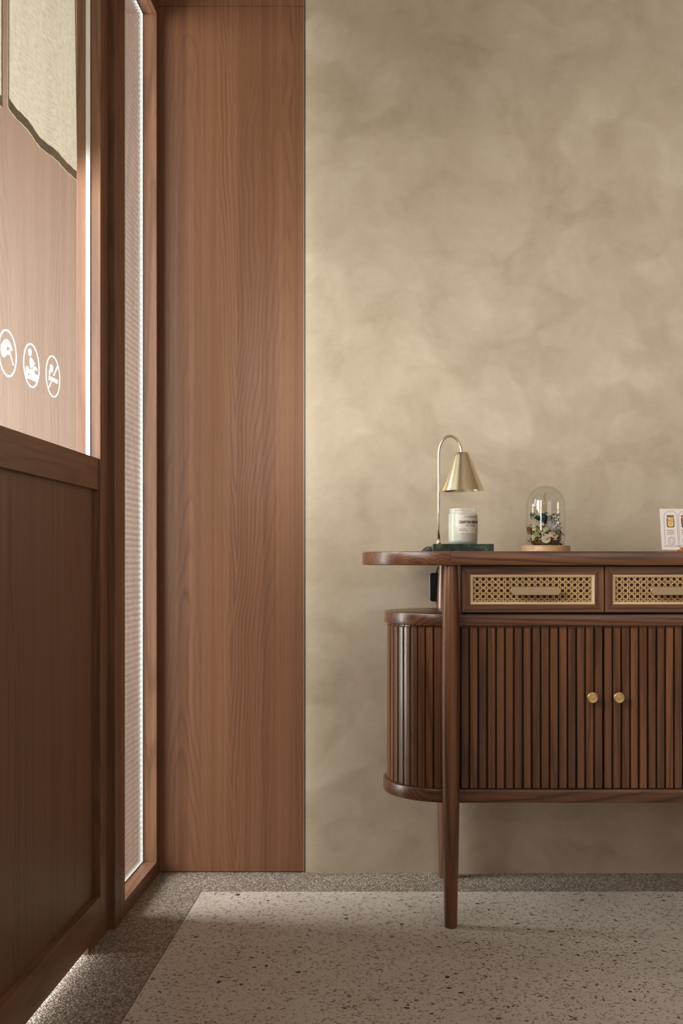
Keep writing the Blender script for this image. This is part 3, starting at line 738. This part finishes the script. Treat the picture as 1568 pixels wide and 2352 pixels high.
bm = B(); lathe(bm, cj_x, cj_y, [(0.0285, ZM+0.0058), (0.0322, ZM+0.008), (0.0324, zw), (0.0005, zw-0.0006)], 48); wx = obj('wax', bm, M_wax, cj, 40)
bm = B(); lathe(bm, cj_x, cj_y, [(0.0007, zw-0.001), (0.0007, zw+0.010)], 8); obj('wick', bm, M_cable, wx)
def cyl(ang, z, dr=0.0):   # ang in degrees, 0 faces the camera, positive to the right
    a = math.radians(ang); base = math.atan2(-cj_x, -cj_y)   # direction from jar to camera
    # unit vector towards the camera and the one to the right
    n = Vector((-cj_x, -cj_y)).normalized(); rt = Vector((-n.y, n.x)); 
    if rt.x < 0: rt = -rt
    d = n*math.cos(a)+rt*math.sin(a); return Vector((cj_x+d.x*(cr+dr), cj_y+d.y*(cr+dr), z))
la0, la1 = -21.5, 93.0; lz1, lz0 = Zp(1182, 2.466), Zp(1224.5, 2.466)
bm = B(); n = 40; g0 = []
for k in range(n+1):
    a = la0+(la1-la0)*k/n; g0.append([bm.verts.new(cyl(a, z, dr)) for z, dr in ((lz0, 0.0), (lz0, 0.0003), (lz1, 0.0003), (lz1, 0.0))])
for p_, q_ in zip(g0, g0[1:]):
    for i in range(3): bm.faces.new([p_[i], q_[i], q_[i+1], p_[i+1]])
lb = obj('label', bm, M_label, cj, 40)
def text_verts(body, bold=0.0, sx=1.0):
    cu = bpy.data.curves.new('txt', 'FONT'); cu.body = body; cu.size = 1.0; cu.offset = bold; cu.align_x = 'LEFT'; cu.resolution_u = 3
    cu.fill_mode = 'FRONT'
    to = bpy.data.objects.new('txt', cu); COL.objects.link(to)
    bpy.context.view_layer.update(); dg = bpy.context.evaluated_depsgraph_get()
    me = bpy.data.meshes.new_from_object(to.evaluated_get(dg)); 
    vs = [v.co.copy() for v in me.vertices]; fs = [tuple(p.vertices) for p in me.polygons]
    bpy.data.objects.remove(to); bpy.data.curves.remove(cu); bpy.data.meshes.remove(me)
    x0 = min(v.x for v in vs); x1 = max(v.x for v in vs); y0 = min(v.y for v in vs); y1 = max(v.y for v in vs)
    return [((v.x-x0)/(x1-x0), (v.y-y0)/(y1-y0)) for v in vs], fs
def put_text(bm, body, fn, bold=0.0):
    vs, fs = text_verts(body, bold); V = [bm.verts.new(fn(u, v)) for u, v in vs]
    for f in fs:
        try: bm.faces.new([V[i] for i in f])
        except ValueError: pass
def lab_text(bm, body, a0, a1, py0, py1, bold=0.0):
    z0, z1 = Zp(py1, 2.466), Zp(py0, 2.466)
    put_text(bm, body, lambda u, v: cyl(a0+(a1-a0)*u, z0+(z1-z0)*v, 0.0006), bold)
bm = B(); lab_text(bm, 'CANYON HIDEAWAY', -14.5, 88, 1195.6, 1202.4, 0.035); obj('label_title', bm, M_text, lb)
bm = B()
lab_text(bm, 'P.F. CANDLE CO.', 7.4, 66, 1185.5, 1188.6); lab_text(bm, 'SOY CANDLE', 13.5, 58, 1204.6, 1208.6)
lab_text(bm, 'MADE WITH', -15.0, 11, 1214.4, 1216.6); lab_text(bm, '100% SOY WAX', -15.0, 20, 1218.0, 1220.2)
lab_text(bm, 'NET WT', 58, 82, 1214.4, 1216.6); lab_text(bm, '7.2 OZ', 54, 80, 1218.0, 1220.2)
obj('label_small_text', bm, M_text_grey, lb)

# ---- cord of the lamp, its coil on the top and the power brick behind the leg
cb = thing('lamp_cord', (0.06, 2.62, ZT), 'black lamp cord coiled behind the marble base with a power brick below', 'cord')
bm = B(); zc = ZT+0.0028
x0c, x1c = Xp(969, 2.6), Xp(1010, 2.6)
for k, (dx, zz) in enumerate(((0.0, 0.0), (0.004, 0.0052), (0.008, 0.0096))):
    pts = []
    for i in range(41):
        a = 2*PI*i/40; cxk = (x0c+x1c)/2+0.006+dx*0.6
        pts.append((cxk+(0.028-dx*0.5)*math.cos(a), 2.60+0.022*math.sin(a), zc+zz*(0.85+0.15*math.sin(a))))
    tube(bm, pts, 0.0026, 10, caps=True)
obj('coil', bm, M_cable, cb, True)
bm = B(); xg = Xp(994, 2.6)
tube(bm, [(xg-0.004, 2.594, ZT+0.006), (xg-0.004, 2.600, ZT+0.015), (xg-0.004, 2.612, ZT+0.006)], 0.0009, 8); obj('twist_tie', bm, M_brass, cb, True)
bm = B(); ya = 2.7575; xa_ = (1003.5-VX)/F*ya
tube(bm, [(x0c+0.045, 2.62, zc), (x0c+0.04, 2.68, zc), ((1006-VX)/F*2.74, 2.735, zc+0.001), ((1008-VX)/F*2.75, 2.7535, zc-0.004), ((1010-VX)/F*2.755, 2.7565, ZT0-0.002), ((1005-VX)/F*ya, ya, 0.825), (xa_-0.001, ya, 0.816), (xa_-0.001, ya, 0.807)], 0.0024, 10)
tube(bm, [(xa_+0.0005, ya, 0.735), (xa_+0.001, ya, 0.71), (xa_+0.012, ya, 0.66), (xa_+0.07, ya, 0.60), (xa_+0.20, ya, 0.56)], 0.0024, 10)
obj('cable', bm, M_cable, cb, True)
bm = B(); x0a = (986-VX)/F*ya
zt_, zb_ = H-(1316-VY)/F*ya, H-(1381-VY)/F*ya
def rrect(x0, x1, z0, z1, r, n=7):
    pts = []
    for cx_, cz_, a0 in ((x1-r, z1-r, 0), (x0+r, z1-r, PI/2), (x0+r, z0+r, PI), (x1-r, z0+r, 1.5*PI)):
        for i in range(n+1): a = a0+PI/2*i/n; pts.append((cx_+r*math.cos(a), cz_+r*math.sin(a)))
    return pts
R = []
for y, s_ in ((2.7462, 0.003), (2.7468, 0.0012), (2.7480, 0.0), (2.7590, 0.0), (2.7606, 0.001), (2.7612, 0.003)):
    R.append([(x, y, z) for x, z in rrect(x0a+s_, x0a+0.046-s_, zb_+s_, zt_-s_, 0.008)])
loft(bm, R); obj('power_brick', bm, M_black, cb, 40)

# ---- flower dome
fx, fy = Xp(1252.5, 2.52), 2.52
fd = thing('flower_dome', (fx, fy, ZT), 'glass cloche of preserved flowers on a round pale wood base', 'flower dome')
zb1 = Zp(1252.5, 2.47)
bm = B(); lathe(bm, fx, fy, [(0.0590, ZT), (0.0604, ZT+0.0012), (0.0604, zb1-0.0015), (0.0592, zb1), (0.030, zb1)], 64); obj('wooden_base', bm, M_ash, fd, 40)
gr = 0.0478; gz1 = Zp(1115.5, 2.52); gzc = gz1-gr*1.0
prof = [(gr, zb1), (gr, gzc)]
for i in range(1, 17): a = PI/2*i/16; prof.append((max(gr*math.cos(a), 0.0004), gzc+gr*math.sin(a)))
inn = [(max(r-0.0019, 0.0003), z-(0.0019 if z > gzc+gr*0.9 else 0.0008)) for r, z in reversed(prof)]; inn[-1] = (gr-0.0019, zb1)
bm = B(); lathe(bm, fx, fy, prof+inn, 72, False, False); obj('glass_dome', bm, M_dome_glass, fd, True)
M_teal = petal('teal_leaf', srgb(58, 94, 86)); M_cream = petal('cream_hydrangea', srgb(206, 202, 160)); M_grey = petal('silver_petal', srgb(176, 176, 172))
M_rust = petal('rust_berry', srgb(170, 92, 60)); M_moss = petal('brown_moss', srgb(92, 76, 50), 0.1); M_pampas = petal('dry_grass', srgb(214, 190, 152)); M_seal = petal('cream_seal', srgb(208, 200, 172), 0.05, 0.02); M_sage = petal('sage_leaf', srgb(104, 112, 88))
def leaf(bm, c, d, up, L, W, curl=0.3, n=5):
    d = Vector(d).normalized(); up = Vector(up); s_ = d.cross(up)
    if s_.length < 1e-4: s_ = Vector((1, 0, 0))
    s_.normalize(); up = s_.cross(d).normalized(); rows = []
    for i in range(n+1):
        t_ = i/n; wv = W*math.sin(PI*min(max(t_*0.92+0.06, 0), 1))**0.8
        p = Vector(c)+d*L*t_-up*curl*L*t_*t_
        rows.append([bm.verts.new(p-s_*wv/2+up*W*0.15), bm.verts.new(p), bm.verts.new(p+s_*wv/2+up*W*0.15)])
    for a, b2 in zip(rows, rows[1:]):
        for i in range(2): bm.faces.new([a[i], a[i+1], b2[i+1], b2[i]])
rg = random.Random(11)
def rv(s_=1.0): return Vector((rg.uniform(-1, 1), rg.uniform(-1, 1), rg.uniform(-1, 1)))*s_
def F3(px, py, dy=0.0): return P(px, py, fy+dy)
# moss bed
bm = B()
for _ in range(420):
    a = rg.random()*2*PI; r = 0.040*math.sqrt(rg.random()); c = Vector((fx+r*math.cos(a), fy+r*math.sin(a), zb1+rg.random()*0.032))
    leaf(bm, c, rv()+Vector((0, 0, 0.6)), rv()+Vector((0, 0.2, 1)), 0.010, 0.004)
lathe(bm, fx, fy, [(0.030, zb1), (0.036, zb1+0.006), (0.030, zb1+0.022), (0.012, zb1+0.05), (0.004, zb1+0.06)], 20)
obj('moss', bm, M_moss, fd)
# cream hydrangea florets
def florets(px0, px1, py0, py1, n, dy, mat, nm, s0=0.0055):
    bm = B()
    for _ in range(n):
        c = F3(rg.uniform(px0, px1), rg.uniform(py0, py1), dy+rg.uniform(-0.006, 0.008)); o = rv(0.5)+Vector((0, -1, 0.5)); o.normalize()
        a = o.cross(Vector((0, 0, 1))).normalized(); b2 = o.cross(a); ph = rg.random()*PI
        for k in range(4):
            an = ph+k*PI/2; leaf(bm, c, a*math.cos(an)+b2*math.sin(an)+o*0.25, o, s0*rg.uniform(0.8, 1.2), s0*0.95, 0.25, 4)
    return obj(nm, bm, mat, fd, True)
florets(1222, 1252, 1205, 1242, 34, -0.030, M_cream, 'hydrangea')
florets(1244, 1258, 1214, 1232, 14, -0.034, M_cream, 'hydrangea')
florets(1272, 1286, 1218, 1240, 14, -0.022, petal('green_hydrangea', srgb(164, 160, 112)), 'hydrangea')
florets(1222, 1240, 1196, 1212, 16, -0.024, petal('white_hydrangea', srgb(214, 206, 186)), 'hydrangea')
florets(1262, 1275, 1222, 1238, 9, -0.034, petal('blush_petal', srgb(218, 198, 170)), 'blush_flower', 0.008)
florets(1211, 1220, 1206, 1224, 9, -0.012, M_rust, 'rust_flower', 0.005)
florets(1258, 1268, 1226, 1234, 5, -0.033, M_rust, 'rust_flower', 0.0055)
# silver rose right of centre
bm = B(); c = F3(1266, 1209, -0.022)
for ring_, (n, L, tilt) in enumerate(((5, 0.009, 0.9), (7, 0.014, 0.45), (9, 0.018, 0.05))):
    for k in range(n):
        a = 2*PI*k/n+ring_*0.4; d = Vector((math.cos(a), -0.5-tilt*0.4, math.sin(a)*0.8)); leaf(bm, c, d, (0, -1, 0.3), L, L*0.85, 0.35)
obj('silver_rose', bm, M_grey, fd, True)
# teal rose and leaves
bm = B()
for k in range(26):
    a = rg.uniform(-0.3, PI+0.3); c = F3(1248+rg.uniform(-12, 12), 1190+rg.uniform(-6, 8), -0.014+rg.uniform(-0.010, 0.014))
    leaf(bm, c, (math.cos(a), -0.45+rg.uniform(-0.3, 0.3), 0.45*math.sin(a)), (0, -0.5, 1), rg.uniform(0.014, 0.022), rg.uniform(0.012, 0.018), 0.35)
obj('teal_rose', bm, M_teal, fd, True)
bm = B()
for k in range(70):
    sd = rg.choice((-1, 1)); base = F3(1252+sd*rg.uniform(18, 34), 1198+rg.uniform(-16, 24), rg.uniform(-0.022, 0.012)); leaf(bm, base, rv(0.7)+Vector((sd*0.5, 0, 0.7)), rv()+Vector((0, 0, 1)), 0.008, 0.0035, 0.2)
obj('sage_foliage', bm, M_sage, fd, True)
bm = B()
for (x0_, y0_, x1_, y1_) in ((1247, 1182, 1254, 1126), (1246, 1182, 1250, 1140), (1251, 1182, 1259, 1138), (1243, 1182, 1236, 1158), (1231, 1182, 1225, 1166), (1241, 1182, 1235, 1146), (1254, 1182, 1253, 1146)):
    p, q = F3(x0_, y0_, 0.002), F3(x1_, y1_, 0.004); tube(bm, [p, (p+q)/2+Vector((0.0006, 0, 0)), q], [0.0005, 0.0004, 0.0002], 5)
for _ in range(90):
    t_ = rg.random(); c = F3(1246+t_*4+rg.uniform(-5, 5)*(1-t_*0.7), 1180-t_*42, rg.uniform(-0.004, 0.004)); leaf(bm, c, rv(0.15)+Vector((0.1, 0, 1)), (0, -1, 0), 0.009, 0.0013, 0.05, 3)
obj('dry_grass', bm, M_pampas, fd, True)
bm = B(); c = F3(1254, 1240, -0.0400)
R = [[(c.x+r*math.cos(2*PI*i/28), c.y+y, c.z+0.003+r*0.98*math.sin(2*PI*i/28)) for i in range(28)] for r, y in ((0.0110, 0.004), (0.0117, 0.002), (0.0113, 0.0), (0.0088, -0.0004), (0.0082, 0.0008), (0.0004, 0.0010))]
loft(bm, R)
for k in range(3):
    tube(bm, [c+Vector((-0.005+0.0035*k, 0.0006, 0.000)), c+Vector((-0.003+0.0035*k, 0.0002, 0.006))], 0.0004, 5)
obj('seal', bm, M_seal, fd, 50)

# ---- printed card in a small wooden holder
YK = 2.478
card_bl = P(1519.7, 1262.6, YK); card_tl = P(1514, 1168.6, YK*1.0093)
up = (card_tl-card_bl); Hc = up.length; up.normalize(); rt = Vector((1, 0, 0)); nrm = rt.cross(up)
if nrm.y > 0: nrm = -nrm
# remove the sideways component so the card is a true rectangle
up = Vector((0, up.y, up.z)).normalized(); nrm = Vector((0, -up.z, up.y)).normalized()
if nrm.y > 0: nrm = -nrm
CW = 0.150; MPX = Hc/94.0
def cd(u, v, n_=0.0): return card_bl+rt*u+up*v+nrm*n_
cx0 = thing('printed_card', card_bl, 'off-white card printed with jars leaning at the right photo edge', 'card')
bm = B(); prism(bm, [(0, 0), (CW, 0), (CW, Hc), (0, Hc)], lambda u, v: cd(u, v, 0.0), lambda u, v: cd(u, v, -0.0006)); obj('card', bm, M_paper, cx0)
def U(px): return (px-1519.7+5.7*0)*MPX
def cuv(px, py):     # photo pixel on the card -> (u,v)
    v = (1262.6-py)*MPX; u = (px-(1519.7-5.7*(1262.6-py)/94))*MPX; return (u, v)
def poly_c(bm, pts, n_=0.0003): bm.faces.new([bm.verts.new(cd(*cuv(*p), n_)) for p in pts])
def line_c(bm, pts, wpx=0.5, n_=0.0003):
    for a, b2 in zip(pts, pts[1:]):
        L = math.hypot(b2[0]-a[0], b2[1]-a[1]); nx, ny = -(b2[1]-a[1])/L*wpx/2, (b2[0]-a[0])/L*wpx/2
        poly_c(bm, [(a[0]+nx, a[1]+ny), (b2[0]+nx, b2[1]+ny), (b2[0]-nx, b2[1]-ny), (a[0]-nx, a[1]-ny)], n_)
bm_l, bm_t = B(), B()
rk = random.Random(4)
for j in range(4):
    bm_j, bm_y, bm_o, bm_p = B(), B(), B(), B()
    o_ = 32.2*j; arch = [(1525.0+o_, 1251)]
    arch = [(1526.8+o_, 1251), (1523.5+o_, 1186)]
    for i in range(1, 12): a = PI-PI*i/12; arch.append((1537.8+o_+14.5*math.cos(a), 1186-12.5*math.sin(a)))
    arch += [(1552.3+o_, 1186), (1555.5+o_, 1251)]
    line_c(bm_l, arch, 0.7)
    x0_, x1_ = 1529.5+o_, 1546.5+o_
    poly_c(bm_j, [(x0_, 1190), (x1_-0.3, 1190), (x1_+0.4, 1209.5), (x1_-1.5, 1211.5), (x0_+3, 1211.5), (x0_+1.3, 1209.5)])
    poly_c(bm_y, [(x0_+2, 1189.4), (x1_-2, 1189.4), (x1_-1.2, 1208), (x1_-3.5, 1210), (x0_+5, 1210), (x0_+3, 1208)], 0.0005)
    poly_c(bm_o, [(x0_-0.5, 1183.5), (x1_-1, 1183.5), (x1_-1.2, 1188.6), (x0_+1, 1188.6)], 0.0005)
    poly_c(bm_p, [(x0_+5.5, 1203), (x1_-4.5, 1203), (x1_-4.3, 1204.2), (x0_+5.6, 1204.2)], 0.0007)
    for q in (5.0, 8.5, 12.0): line_c(bm_o, [(x0_+q, 1193), (x0_+q+0.2, 1200)], 0.9, 0.0007)
    for r_, (yy_, nn_) in enumerate(((1218.5, 6), (1222.7, 5), (1226.7, 6))):
        for k in range(nn_):
            cx_ = 1538.6+o_+(k-(nn_-1)/2)*3.0+r_*0.3
            for s_ in range(3):
                a = rk.uniform(-1.1, 1.1); b3 = rk.uniform(-1.1, 1.1)
                if s_ % 2: line_c(bm_t, [(cx_-1.1, yy_+a), (cx_+1.1, yy_+a+0.1)], 0.42)
                else: line_c(bm_t, [(cx_+b3, yy_-1.2), (cx_+b3*0.6, yy_+1.2)], 0.42)
    for rr in (8.2, 6.4):
        line_c(bm_l, [(1541+o_+rr*math.cos(2*PI*i/28), 1242.5+rr*1.1*math.sin(2*PI*i/28)) for i in range(29)], 0.6)
    for (ax, ay) in ((-2, -2), (2.2, -2), (-2, 2.6), (2.2, 2.6)): line_c(bm_t, [(1541+o_+ax-1.1, 1242.5+ay), (1541+o_+ax+1.1, 1242.5+ay)], 0.6); line_c(bm_t, [(1541+o_+ax, 1241.4+ay), (1541+o_+ax+0.2, 1243.7+ay)], 0.5)
    for k in range(9): 
        xx_ = 1524+o_+k*4.2; line_c(bm_t, [(xx_-0.9, 1253.2+1.3*math.sin(k*2.1)), (xx_+0.9, 1252.6+1.3*math.cos(k*1.7))], 0.8); line_c(bm_l, [(xx_, 1253), (xx_+1.5, 1256.3), (xx_+3.3, 1254)], 0.5)
    jp = obj('jar_picture', bm_j, M_tin, cx0)
    obj('jar_label_picture', bm_y, M_yel if j % 2 == 0 else M_pink, jp); obj('jar_lid_picture', bm_o, M_olive, jp); obj('jar_band_picture', bm_p, M_red, jp)
obj('card_outline', bm_l, M_ink_light, cx0); obj('card_text', bm_t, M_ink, cx0)
xh = Xp(1562.5, 2.47)
# sloped slot: front and rear blocks with a groove between
gy = card_bl.y; hd = 0.0
bm = B()
def yz(pts): prism(bm, pts, lambda y, z: (xh, y, z), lambda y, z: (xh+0.062, y, z))
sl = up.y/up.z; zlo = card_bl.z; zh = ZT+0.0110
yz([(gy-0.014, ZT), (gy+0.020, ZT), (gy+0.020, zh), (gy+(zh-zlo)*sl+0.0006, zh), (gy+0.0006, zlo-0.0003), (gy-0.0016, zlo-0.0003), (gy-0.0016+(zh-zlo)*sl, zh), (gy-0.012, zh), (gy-0.014, zh-0.002)])
tag(obj('card_holder', bm, M_orange_wood, origin=(xh+0.031, gy, ZT)), 'small orange-brown slotted wood block holding the printed card', 'card holder')
